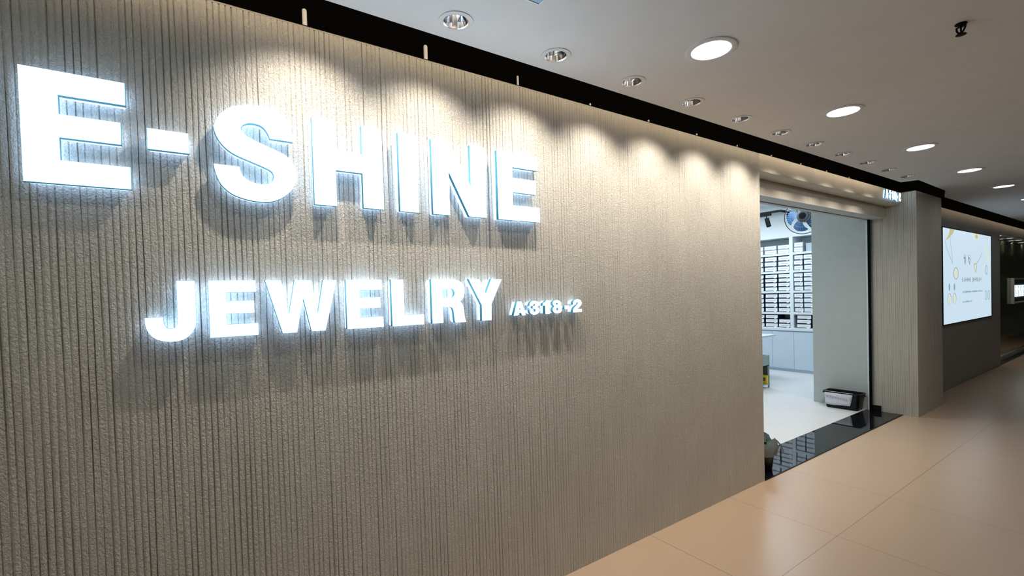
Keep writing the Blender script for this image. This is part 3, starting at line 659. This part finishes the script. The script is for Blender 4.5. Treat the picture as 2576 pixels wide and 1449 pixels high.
cols_l = [('leftmost', -2.835, 0.205), ('middle', -2.594, 0.222), ('right', -2.359, 0.200)]
for si, (z, n, kind) in enumerate([(SH[0], 3, 'box_dark'), (SH[1], 4, 'box_dark'), (SH[2], 4, 'box_dark'), (SH[3], 3, 'box_mid'), (SH[4], 2, 'box_pale')]):
    room = [0.247, 0.355, 0.328, 0.287, 0.24][si]
    step = room / n * (0.98 if n > 2 else 0.66)
    for ci, (cn, x, wd) in enumerate(cols_l):
        for k in range(n):
            if si == 0 and ci == 2 and k == 2: continue
            put_box(kind, x + random.uniform(-.004, .004), z + 0.0005 + k * step, wd, (step - 0.004) / 0.068, '%s with white label, %s of %s stack, %s, left bay' % (colorname[kind], stackpos[n][k], cn, shelf_names[si]), 'labelled boxes on the left bay of shelves', random.uniform(0, .012))
for si, (z, n, kind) in enumerate([(SH[0], 3, 'box_dark'), (SH[1], 4, 'box_mid'), (SH[2], 4, 'box_mid'), (SH[3], 3, 'box_mid'), (SH[4], 2, 'box_pale')]):
    room = [0.247, 0.355, 0.328, 0.287, 0.24][si]
    step = room / n * (0.98 if n > 2 else 0.75)
    cs = [('left', -2.025, 0.235), ('right', -1.775, 0.22)] if si == 0 else [('left', -2.105, 0.145), ('right', -1.935, 0.158)] if si < 4 else [('left', -2.105, 0.145)]
    if 0 < si < 4: cs.append(('rightmost', -1.765, 0.15))
    for ci, (cn, x, wd) in enumerate(cs):
        for k in range(n):
            put_box(kind, x + random.uniform(-.004, .004), z + 0.0005 + k * step, wd, (step - 0.004) / 0.068, '%s with white label, %s of %s stack, %s, right bay' % (colorname[kind], stackpos[n][k], cn, shelf_names[si]), 'labelled boxes on the right bay of shelves', random.uniform(0, .012))
# plain carton pushed back on the top shelf of the right bay
a = MB(); a.box(-1.99, -1.87, YF + 0.06, YF + 0.26, SH[4] + 0.0005, SH[4] + 0.15); a.box(-1.992, -1.868, YF + 0.058, YF + 0.262, SH[4] + 0.075, SH[4] + 0.082)
tag(a.build('cardboard_box', M['box_pale']), 'plain pale blue-grey box at the back of the top shelf, right bay', 'box')

# white desk seen behind the wall edge
t = thing('desk', 'white desk top just showing past the ribbed wall inside the shop', 'desk', (-2.45, 7.5, 0))
a = MB(); a.box(-0.35, 0.325, -0.9, 0.80, 0.722, 0.75); a.build('desktop', M['white_lam'], t, bevel=0.003)
for sx in (-0.31, -0.27):
    pass
for (sx, sy) in ((-0.31, -0.85), (-0.31, 0.74), (-0.02, -0.85), (-0.02, 0.74)):
    a = MB(); a.box(sx - 0.02, sx + 0.02, sy - 0.02, sy + 0.02, 0, 0.722); a.build('leg', M['white_lam'], t)

# small sage green trolley with a tray on top
t = thing('storage_trolley', 'sage green trolley with a raised top tray, at the doorway wall edge', 'trolley', (-1.98, 7.2, 0))
a = MB()
for sx in (-0.19, 0.182): a.box(sx, sx + 0.008, -0.2, 0.2, 0.345, 0.505)
a.box(-0.19, 0.19, -0.2, -0.192, 0.345, 0.50); a.box(-0.19, 0.19, 0.192, 0.2, 0.345, 0.505); a.box(-0.19, 0.19, -0.2, 0.2, 0.345, 0.355)
a.build('tray', M['tray'], t)
a = MB(); a.box(-0.182, 0.182, -0.19, 0.19, 0.356, 0.47); a.build('tray_contents', M['tray_in'], t)
a = MB(); a.box(-0.19, 0.19, -0.2, 0.2, 0.05, 0.066); a.build('bottom_shelf', M['tray'], t)
a = MB(); a.box(-0.19, -0.18, -0.2, 0.2, 0.066, 0.345); a.box(-0.18, 0.165, 0.192, 0.2, 0.066, 0.345); a.build('side_panel', M['tray_in'], t)
for (sx, sy) in ((-0.18, -0.19), (0.18, -0.19), (-0.18, 0.19), (0.18, 0.19)):
    a = MB(); a.box(sx - 0.01, sx + 0.01, sy - 0.01, sy + 0.01, 0.0, 0.345); a.build('leg', M['tray'], t)
t = thing('yellow_packet', 'yellow packet standing on the low shelf of the sage green trolley', 'packet', (-1.835, 7.335, 0.067))
a = MB(); a.box(-0.045, 0.045, -0.025, 0.025, 0, 0.13); a.build('packet', M['yellow'], t, bevel=0.003)
a = MB(); a.box(-0.02, 0.025, -0.0262, -0.025, 0.045, 0.095); a.build('printed_patch', M['tray_in'], t)

# fan hanging by a rod from the shop ceiling
fx, fy, fz, fr = -1.425, 7.8, 2.632, 0.268
t = thing('hanging_fan', 'round caged fan with blue blades hanging near the shop ceiling', 'fan', (fx, fy, fz))
t.rotation_euler = (0, 0, math.radians(8))
a = MB(); a.lathe([(0, -0.16), (0.06, -0.16), (0.082, -0.12), (0.09, -0.05), (0.06, -0.03), (0, -0.03)], 28, axis='y', c=(0, 0.10, 0)); a.build('motor', M['fan_black'], t, smooth=True)
a = MB(); a.lathe([(0, -0.075), (0.075, -0.07), (0.095, -0.045), (0.095, -0.03), (0, -0.03)], 28, axis='y'); a.build('hub', M['fan_black'], t, smooth=True)
for k in range(5):
    an0 = 2 * math.pi * k / 5 + 0.35; a = MB(); vs = []; fs = []
    for i in range(9):
        u = i / 8
        for j in range(6):
            r = 0.06 + (0.235 - 0.06) * j / 5
            an = an0 + (u - 0.5) * (0.75 + 0.35 * j / 5) + 0.35 * (j / 5) ** 1.5
            rr = r * (1 - 0.10 * (j / 5) * (2 * u - 1) ** 2)
            for side in (0, 1): vs.append((rr * math.cos(an), -0.03 - 0.03 * (u - 0.5) + side * 0.003, rr * math.sin(an)))
    def idx(i, j, s_): return (i * 6 + j) * 2 + s_
    for i in range(8):
        for j in range(5):
            fs.append((idx(i, j, 0), idx(i + 1, j, 0), idx(i + 1, j + 1, 0), idx(i, j + 1, 0)))
            fs.append((idx(i, j, 1), idx(i, j + 1, 1), idx(i + 1, j + 1, 1), idx(i + 1, j, 1)))
    for i in range(8): fs.append((idx(i, 5, 0), idx(i + 1, 5, 0), idx(i + 1, 5, 1), idx(i, 5, 1)))
    for j in range(5):
        fs.append((idx(0, j, 0), idx(0, j + 1, 0), idx(0, j + 1, 1), idx(0, j, 1))); fs.append((idx(8, j, 0), idx(8, j + 1, 0), idx(8, j + 1, 1), idx(8, j, 1)))
    a.add(vs, fs); a.build('blade', M['fan_blade'], t, smooth=True)
circ = lambda r, y, n=48: [(r * math.cos(2 * math.pi * k / n), y, r * math.sin(2 * math.pi * k / n)) for k in range(n)]
a = MB(); a.tube(circ(fr, -0.03), 0.0055, closed=True); a.build('outer_ring', M['fan_black'], t, smooth=True)
a = MB()
for r, y in ((0.235, -0.075), (0.17, -0.092), (0.10, -0.10)): a.tube(circ(r, y, 36), 0.0015, seg=5, closed=True)
for k in range(40):
    an = 2 * math.pi * k / 40; ca, sa = math.cos(an), math.sin(an)
    a.tube([(fr * ca, -0.03, fr * sa), (0.245 * ca, -0.07, 0.245 * sa), (0.17 * ca, -0.093, 0.17 * sa), (0.05 * ca, -0.10, 0.05 * sa)], 0.0012, seg=4)
a.build('guard', M['fan_wire'], t)
a = MB(); a.tube([(0, 0.05, 0.05), (0, 0.05, 0.318)], 0.012); a.build('down_rod', M['fan_black'], t)

# black L-shaped lighting track with a spotlight
t = thing('lighting_track', 'black L-shaped lighting track under the shop ceiling', 'lighting track', (-2.04, 8.33, 2.95))
a = MB(); a.box(-0.75, 0.02, -0.016, 0.016, -0.11, -0.075); a.build('rail', M['black'], t)
a = MB(); a.box(-0.012, 0.020, 0.0161, 0.745, -0.11, -0.075); a.build('rail', M['black'], t)
for xx, yy in ((-0.6, 0), (0.004, 0.6)):
    a = MB(); a.tube([(xx, yy, -0.075), (xx, yy, 0)], 0.006); a.build('hanger', M['black'], t)
t = thing('track_spotlight', 'black cylindrical track spotlight at the left inside the doorway', 'spotlight', (-2.27, 8.33, 2.836))
a = MB(); a.box(-0.10, 0.08, -0.017, 0.017, -0.035, 0.002); a.build('adapter', M['black'], t)
a = MB(); a.tube([(0.0, 0, -0.030), (0.006, 0, -0.08)], 0.009); a.build('swivel', M['black'], t)
h = a = MB(); a.lathe([(0, 0), (0.036, 0), (0.037, -0.15), (0.031, -0.152), (0.029, -0.12), (0, -0.12)], 28)
h = a.build('lamp_head', M['black'], t, smooth=True); h.location = (0.006, 0, -0.075); h.rotation_euler = (0, math.radians(-14), 0)
t = thing('track_spotlight', 'small black track spotlight beside the hanging fan', 'spotlight', (-2.036, 8.62, 2.836))
a = MB(); a.box(-0.017, 0.017, -0.05, 0.05, -0.03, 0.002); a.build('adapter', M['black'], t)
a = MB(); a.lathe([(0, -0.03), (0.03, -0.03), (0.031, -0.10), (0.026, -0.10), (0.024, -0.08), (0, -0.08)], 24); a.build('lamp_head', M['black'], t, smooth=True)

# black plastic bin with a paper notice taped on
t = thing('storage_bin', 'black plastic bin with a white paper notice, on the shop floor by the partition', 'bin', (-0.562, 6.80, 0.0), math.radians(1.5))
def tub(hx0, hy0, hx1, hy1, z0, z1, th=0.006):
    n = 10; out = []
    def ring(hx, hy, z, rad=0.03):
        p = []
        for cx_, cy_, a0 in ((hx - rad, hy - rad, 0), (-hx + rad, hy - rad, 90), (-hx + rad, -hy + rad, 180), (hx - rad, -hy + rad, 270)):
            for k in range(6):
                an = math.radians(a0 + 18 * k); p.append((cx_ + rad * math.cos(an), cy_ + rad * math.sin(an), z))
        return p
    return ring
ring = tub(0, 0, 0, 0, 0, 0)
layers = [(0.155, 0.072, 0.012), (0.165, 0.080, 0.0), (0.172, 0.086, 0.0), (0.176, 0.090, 0.02), (0.195, 0.100, 0.195), (0.205, 0.108, 0.197), (0.207, 0.109, 0.210), (0.196, 0.100, 0.2105), (0.190, 0.095, 0.195), (0.172, 0.084, 0.014)]
a = MB(); vs = []; fs = []
for hx, hy, z in layers: vs += ring(hx, hy, z)
for l in range(len(layers) - 1):
    for k in range(24): fs.append((l * 24 + k, l * 24 + (k + 1) % 24, (l + 1) * 24 + (k + 1) % 24, (l + 1) * 24 + k))
fs.append(tuple(range(24))); fs.append(tuple(range((len(layers) - 1) * 24, len(layers) * 24)))
a.add(vs, fs); a.build('tub', M['bin'], t, smooth=True)
for s in (-1, 1):
    a = MB(); a.tube([(s * 0.200, -0.045, 0.185), (s * 0.222, -0.04, 0.178), (s * 0.222, 0.04, 0.178), (s * 0.200, 0.045, 0.185)], 0.006); a.build('handle', M['bin'], t, smooth=True)
a = MB(); vs = []; fs = []
for i in range(9):
    for j in range(6):
        u = i / 8; v = j / 5
        x = -0.178 + 0.308 * u; zz = 0.200 - 0.155 * v - 0.006 * math.sin(u * 7)
        if j == 5: zz += 0.010 * max(0, (u - 0.75)) * 4
        if j == 0: zz = 0.2135
        if u > 0.8: x -= 0.035 * v * (u - 0.8) * 5
        yb = -0.0905 - (zz - 0.02) / 0.175 * 0.010 - 0.0035 - 0.003 * abs(math.sin(u * 5 + v * 2)) * (0.3 + v) - (0.0075 if j == 1 else 0) + (0.004 if j == 0 else 0)
        vs.append((x, yb, zz))
for i in range(8):
    for j in range(5):
        p = i * 6 + j; fs.append((p, p + 6, p + 7, p + 1))
a.add(vs, fs); pn = a.build('paper_notice', M['paper'], t, smooth=True)
sm = pn.modifiers.new('thick', 'SOLIDIFY'); sm.thickness = 0.0008; sm.offset = 1
a = MB(); rnd = random.Random(4)
for k in range(8):      # row of faint characters, unreadable in the photograph
    x = -0.155 + 0.030 * k; z0 = 0.137 - 0.0035 * k; wch = 0.021
    for (dx0, dx1, dz0, dz1) in ((0, wch, 0.018, 0.021), (0, wch, 0, 0.003), (0.009, 0.012, 0, 0.021), (0, 0.003, rnd.choice([0, .01]), 0.021), (wch * .5, wch, 0.009, 0.012)):
        a.box(x + dx0, x + dx1, -0.1105, -0.1100, z0 + dz0, z0 + dz1)
a.build('faint_characters', M['ink'], pn)

# pot with a plastic bag, half hidden by the wall edge, on the granite sill
t = thing('waste_pot', 'dark pot lined with a plastic bag on the black sill behind the wall edge', 'waste pot', (-0.155, 3.995, 0.004))
a = MB(); a.lathe([(0, 0.0), (0.085, 0.0), (0.09, 0.01), (0.112, 0.19), (0.116, 0.20), (0.110, 0.20), (0.088, 0.015), (0, 0.015)], 36); a.build('pot', M['bin'], t, smooth=True)
a = MB(); vs = []; fs = []; rnd = random.Random(12); n = 40; prof = [(0.114, 0.135), (0.121, 0.165), (0.125, 0.20), (0.118, 0.235), (0.105, 0.262), (0.095, 0.24), (0.088, 0.205)]
for i in range(n):
    an = 2 * math.pi * i / n
    for q, (r, z) in enumerate(prof):
        j = 0.010 * math.sin(an * 7 + q) + 0.008 * math.sin(an * 3 + 1.3 * q) + rnd.uniform(-0.004, 0.004)
        up = (0.045 * max(0, math.sin(an - 2.3)) + 0.025 * math.sin(an * 4 + 1)) * (1 if q in (3, 4, 5) else 0.2)
        vs.append(((r + abs(j)) * math.cos(an), (r + abs(j)) * math.sin(an), z + up))
k = len(prof)
for i in range(n):
    for q in range(k - 1): fs.append((i * k + q, ((i + 1) % n) * k + q, ((i + 1) % n) * k + q + 1, i * k + q + 1))
a.add(vs, fs); b = a.build('bag_liner', M['bag'], t, smooth=True)
a = MB()
for s in (0.0, 0.012): a.tube([(0.06, 0.09, 0.245), (0.075, 0.13, 0.235), (0.085, 0.175, 0.19 - s), (0.09, 0.215, 0.125 - s)], 0.004, seg=6)
a.build('bag_handle', M['bag'], t, smooth=True)
a = MB()
for k in range(7):
    an = k * 0.95; r = 0.05; c0 = Vector((r * math.cos(an), r * math.sin(an), 0.19)); d = Vector((math.cos(an) * .04, math.sin(an) * .04, 0.05)); s_ = Vector((-math.sin(an), math.cos(an), 0)) * 0.022
    p = [c0, c0 + d * .5 + s_, c0 + d, c0 + d * .5 - s_]
    a.add([q for q in p] + [q + Vector((0, 0, 0.003)) for q in p], [(0, 1, 2, 3), (7, 6, 5, 4), (0, 4, 5, 1), (1, 5, 6, 2), (2, 6, 7, 3), (3, 7, 4, 0)])
a.add([(0.085 * math.cos(i * math.pi / 12), 0.085 * math.sin(i * math.pi / 12), 0.15) for i in range(24)], [tuple(range(24))])
a.build('green_scraps', M['leaf'], t)

# ------------------------------------------------------------------ poster light box
M['poster'] = mat('lit_poster', (0.15, 0.16, 0.18), 0.3, emit=(0.66, 0.83, 0.96), strength=0.90)
M['p_gold'] = mat('lit_poster_gold', (0.12, 0.12, 0.10), 0.4, emit=(0.56, 0.57, 0.28), strength=0.9)
M['p_pale'] = mat('lit_poster_pale_gold', (0.12, 0.12, 0.10), 0.4, emit=(0.68, 0.76, 0.62), strength=1.0)
M['p_grey'] = mat('lit_poster_grey', (0.12, 0.12, 0.10), 0.4, emit=(0.22, 0.30, 0.33), strength=0.9)
M['p_blue'] = mat('lit_poster_blue', (0.12, 0.12, 0.10), 0.4, emit=(0.25, 0.42, 0.55), strength=0.9)
PY0, PY1b, PZ0, PZ1 = 8.76, 11.55, 0.955, 2.335
t = thing('poster_lightbox', 'large glowing jewellery poster light box on the grey wall beyond the pillar', 'light box', (-0.07, (PY0 + PY1b) / 2, PZ0))
oc = (PY0 + PY1b) / 2
W_, H_ = PY1b - PY0, PZ1 - PZ0
a = MB()
a.box(0.0, 0.022, -W_ / 2 - 0.012, W_ / 2 + 0.012, -0.012, 0.0); a.box(0.0, 0.022, -W_ / 2 - 0.012, W_ / 2 + 0.012, H_, H_ + 0.012)
a.box(0.0, 0.022, -W_ / 2 - 0.012, -W_ / 2, 0, H_); a.box(0.0, 0.022, W_ / 2, W_ / 2 + 0.012, 0, H_); a.build('frame', M['black'], t)
a = MB(); a.box(0.0005, 0.014, -W_ / 2, W_ / 2, 0, H_); sheet = a.build('poster_sheet', M['poster'], t)
def U(u, v): return (-W_ / 2 + u * W_, H_ * v)      # u left to right, v bottom to top
def pshape(name, loops, m, x=0.0142):
    mbx = plate(name, loops, x, x + 0.001, m, sheet); return mbx
def ellipse(u, v, ru, rv, n=20): return [U(u + ru * math.cos(2 * math.pi * k / n), v + rv * math.sin(2 * math.pi * k / n)) for k in range(n)]
def ringl(u, v, ru, rv, th=0.75): return [ellipse(u, v, ru, rv), ellipse(u, v, ru * th, rv * (1 - (1 - th) * 0.5))[::-1]]
def strokep(pts, wd):
    out = []; back = []
    for i, p in enumerate(pts):
        q = pts[min(i + 1, len(pts) - 1)]; r = pts[max(i - 1, 0)]
        dy, dz = q[0] - r[0], (q[1] - r[1]); l = math.hypot(dy, dz) or 1
        out.append((p[0] - dz / l * wd, p[1] + dy / l * wd)); back.append((p[0] + dz / l * wd, p[1] - dy / l * wd))
    return [out + back[::-1]]
U2 = lambda L: [U(*p) for p in L]
pshape('gold_ribbon', [U2([(0.13, 0.999), (0.22, 0.999), (0.17, 0.94), (0.10, 0.89), (0.04, 0.86), (0.08, 0.90), (0.12, 0.95)])], M['p_gold'])
pshape('gold_ribbon', [U2([(0.55, 0.999), (0.74, 0.999), (0.71, 0.95), (0.66, 0.93), (0.61, 0.94)])], M['p_pale'])
pshape('gold_drop', [ellipse(0.655, 0.965, 0.03, 0.025)], M['p_gold'], 0.0154)
pshape('gold_ribbon', [U2([(0.83, 0.90), (0.86, 0.89), (0.93, 0.78), (0.985, 0.66), (0.985, 0.62), (0.95, 0.66), (0.89, 0.77)])], M['p_pale'])
for u0, v0, dv in ((0.05, 0.86, 0.23), (0.13, 0.95, 0.30)):
    pshape('fine_chain', strokep([U(u0 + (0.18 - u0) * (k / 8) ** 1.3, v0 - dv * (k / 8)) for k in range(9)], 0.004), M['p_grey'])
pshape('pendant', ringl(0.235, 0.53, 0.045, 0.065, 0.8), M['p_grey']); pshape('pendant_stone', [ellipse(0.235, 0.53, 0.036, 0.057)], M['p_pale'], 0.0154)
for u in (0.41, 0.50):
    pshape('earring', ringl(u, 0.725, 0.022, 0.018), M['p_grey'])
    pshape('earring', [U2([(u - 0.025, 0.715), (u, 0.715), (u + 0.022, 0.69), (u + 0.004, 0.625), (u - 0.018, 0.68)]), U2([(u - 0.012, 0.70), (u - 0.008, 0.68), (u + 0.003, 0.65), (u + 0.012, 0.69)])], M['p_grey'])
pshape('pendant', [U2([(0.59, 0.645), (0.66, 0.655), (0.665, 0.60), (0.635, 0.53), (0.60, 0.59)]), U2([(0.605, 0.63), (0.612, 0.59), (0.635, 0.56), (0.65, 0.60), (0.648, 0.64)])], M['p_gold'])
pshape('fine_chain', strokep([U(0.66 + 0.12 * (k / 6), 0.655 + 0.13 * (k / 6) ** 1.5) for k in range(7)], 0.004), M['p_grey'])
pshape('ring', ringl(0.88, 0.575, 0.028, 0.06), M['p_grey'])
for u in (0.115, 0.205):
    pshape('earring_top', [ellipse(u, 0.385, 0.014, 0.04)], M['p_blue']); pshape('earring', ringl(u, 0.26, 0.032, 0.06, 0.82), M['p_grey']); pshape('earring_stone', [ellipse(u, 0.255, 0.026, 0.053)], M['p_pale'], 0.0154)
for u in (0.865, 0.935): pshape('earring', ringl(u, 0.265, 0.024, 0.06), M['p_grey'])
def ptext(name, s, u, v, height, width, m):
    cu = bpy.data.curves.new(name, 'FONT'); cu.body = s; cu.extrude = 0.0005; cu.offset = 0.012
    tmp = bpy.data.objects.new('tmp', cu); COL.objects.link(tmp); bpy.context.view_layer.update()
    me = bpy.data.meshes.new_from_object(tmp.evaluated_get(bpy.context.evaluated_depsgraph_get()))
    bpy.data.objects.remove(tmp); bpy.data.curves.remove(cu)
    xs = [q.co.x for q in me.vertices]; ys = [q.co.y for q in me.vertices]
    sx = width * W_ / (max(xs) - min(xs)); sy = height * H_ / (max(ys) - min(ys)); p = U(u, v)
    me.transform(Matrix(((0, 0, 1, 0.0148), (sx, 0, 0, p[0] - min(xs) * sx), (0, sy, 0, p[1] - min(ys) * sy), (0, 0, 0, 1))))
    me.materials.clear(); me.materials.append(m); o = bpy.data.objects.new(name, me); COL.objects.link(o); o.parent = sheet; return o
ptext('poster_title', 'E-SHINE  JEWELRY', 0.35, 0.425, 0.058, 0.415, M['p_grey'])
rnd = random.Random(3)
for v, wd in ((0.315, 0.42), (0.205, 0.18)):       # fine print, unreadable in the photograph
    a = MB(); u = 0.36
    while u < 0.36 + wd:
        w1 = rnd.uniform(0.008, 0.014); p = U(u, v); hgt = 0.013 + 0.006 * (rnd.random() > 0.6)
        a.box(0.0142, 0.0152, p[0], p[0] + w1 * W_, p[1], p[1] + hgt * H_); u += w1 + (0.0025 if rnd.random() > 0.15 else 0.011)
    a.build('fine_print', M['p_blue'], sheet)

# ------------------------------------------------------------------ next shop beyond: glass front, shimmering strips, lit sign
M['strip'] = mat('bronze_strip', (0.50, 0.46, 0.30), 0.32, metal=0.5)
M['clear'] = mat('clear_glass', (0.75, 0.9, 0.85), 0.0, trans=1.0)
M['clear'].node_tree.nodes['Principled BSDF'].inputs['IOR'].default_value = 1.45
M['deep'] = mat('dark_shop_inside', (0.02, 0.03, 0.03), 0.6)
M['sign_on'] = mat('lit_sign', (0.8, 0.95, 1), 0.4, emit=(0.72, 0.97, 1.0), strength=2.0)
M['soffit'] = mat('soffit_white', (0.66, 0.66, 0.64), 0.7)
mb = MB(); mb.box(-0.36, -0.075, 12.305, 19, 2.405, 2.4195); struct('trim_4', mb, M['soffit'])
mb = MB(); mb.box(-1.6, -1.5, 12.3, 19, 0, 2.62); mb.box(-1.5, -0.36, 12.2, 12.3, 0, 2.62); mb.box(-1.5, -0.36, 12.3, 19, 2.42, 2.62); struct('wall_next_shop', mb, M['deep'])
mb = MB(); mb.box(-1.5, -0.075, 12.3, 19, -0.1, 0.002); struct('floor', mb, M['deep'])
mb = MB(); mb.box(-0.23, -0.17, 12.31, 19, 0.003, 0.09); struct('trim_5', mb, M['alu'])
mb = MB(); mb.box(-0.204, -0.196, 12.31, 19, 0.09, 2.404); struct('window_2', mb, M['clear'])
t = thing('shimmer_curtain', 'dark bronze wavy strips hanging behind the glass of the next shop', 'curtain', (-0.265, 12.9, 2.40))
rnd = random.Random(8)
for k in range(58):
    y = 0.085 * k; a = MB(); vs = []; fs = []; ph = 0.6 * (k % 2) * 3; n = 44
    for i in range(n + 1):
        z = -0.04 - 2.26 * i / n; x = 0.03 * math.sin(i * 0.75 + ph); tw = 0.9 * math.sin(i * 0.38 + ph)
        for s in (-1, 1): vs.append((x * 0.6 + s * 0.028 * math.sin(tw), y + s * 0.030 * math.cos(tw), z))
    for i in range(n): fs.append((2 * i, 2 * i + 1, 2 * i + 3, 2 * i + 2))
    a.add(vs, fs); o = a.build('strip', M['strip'], t, smooth=True)
    sm = o.modifiers.new('thick', 'SOLIDIFY'); sm.thickness = 0.0015
a = MB(); a.box(-0.02, 0.02, -0.03, 4.9, -0.03, 0); a.build('rail', M['black'], t)
t = thing('window_sign', 'glowing white sign in a grey frame in the next shop window at right edge', 'sign', (-0.195, 14.0, 1.076))
a = MB(); a.box(0, 0.05, -0.02, 1.9, 0, 0.03); a.box(0, 0.05, -0.02, 1.9, 0.50, 0.53); a.box(0, 0.05, -0.02, 0.01, 0.03, 0.50); a.box(0, 0.05, 1.87, 1.9, 0.03, 0.5); a.build('frame', M['alu'], t)
a = MB(); a.box(0.005, 0.015, 0.01, 1.87, 0.03, 0.50); a.build('backing', M['deep'], t)
a = MB(); a.box(0.0155, 0.03, 0.10, 1.80, 0.14, 0.38); lit = a.build('lit_panel', M['sign_on'], t)
a = MB()
for k in range(6):
    y = 0.22 + 0.26 * k; a = MB(); a.tube([(0.0315, y + 0.03 * math.sin(i * 0.9), 0.15 + 0.22 * i / 8) for i in range(9)], 0.008, seg=6)
    a.build('wavy_mark', M['p_blue'], lit)
t0 = None
for i, (y, xx) in enumerate(((12.5, -0.13), (13.5, -0.13), (14.4, -0.14), (15.4, -0.14), (16.4, -0.14))):
    if t0 is None:
        t0 = thing('soffit_light', '', 'ceiling light'); a = MB(); a.lathe([(0.05, 0), (0.055, -0.006), (0.068, -0.004), (0.07, 0)], 28); a.build('trim_ring', M['soffit'], t0, smooth=True)
        a = MB(); a.lathe([(0, -0.004), (0.05, -0.004), (0.05, 0)], 28); a.build('diffuser', M['sign_on'], t0, smooth=True); o = t0
    else: o = copy_tree(t0)
    o.location = (xx, y, 2.404); o['group'] = 'small lights under the soffit of the next shop'
    o['label'] = 'small bright light under the next shop soffit, %s' % ['nearest one beside the poster wall', 'second from the poster wall', 'third from the poster wall', 'fourth, at the right edge', 'fifth, beyond the right edge'][i]
    lamp('soffit_beam', 'SPOT', (xx - 0.03, y, 2.39), 11.0, (1.0, 0.86, 0.66), rot=(0, math.radians(12), 0), spot_size=math.radians(155), spot_blend=1.0, shadow_soft_size=0.03)
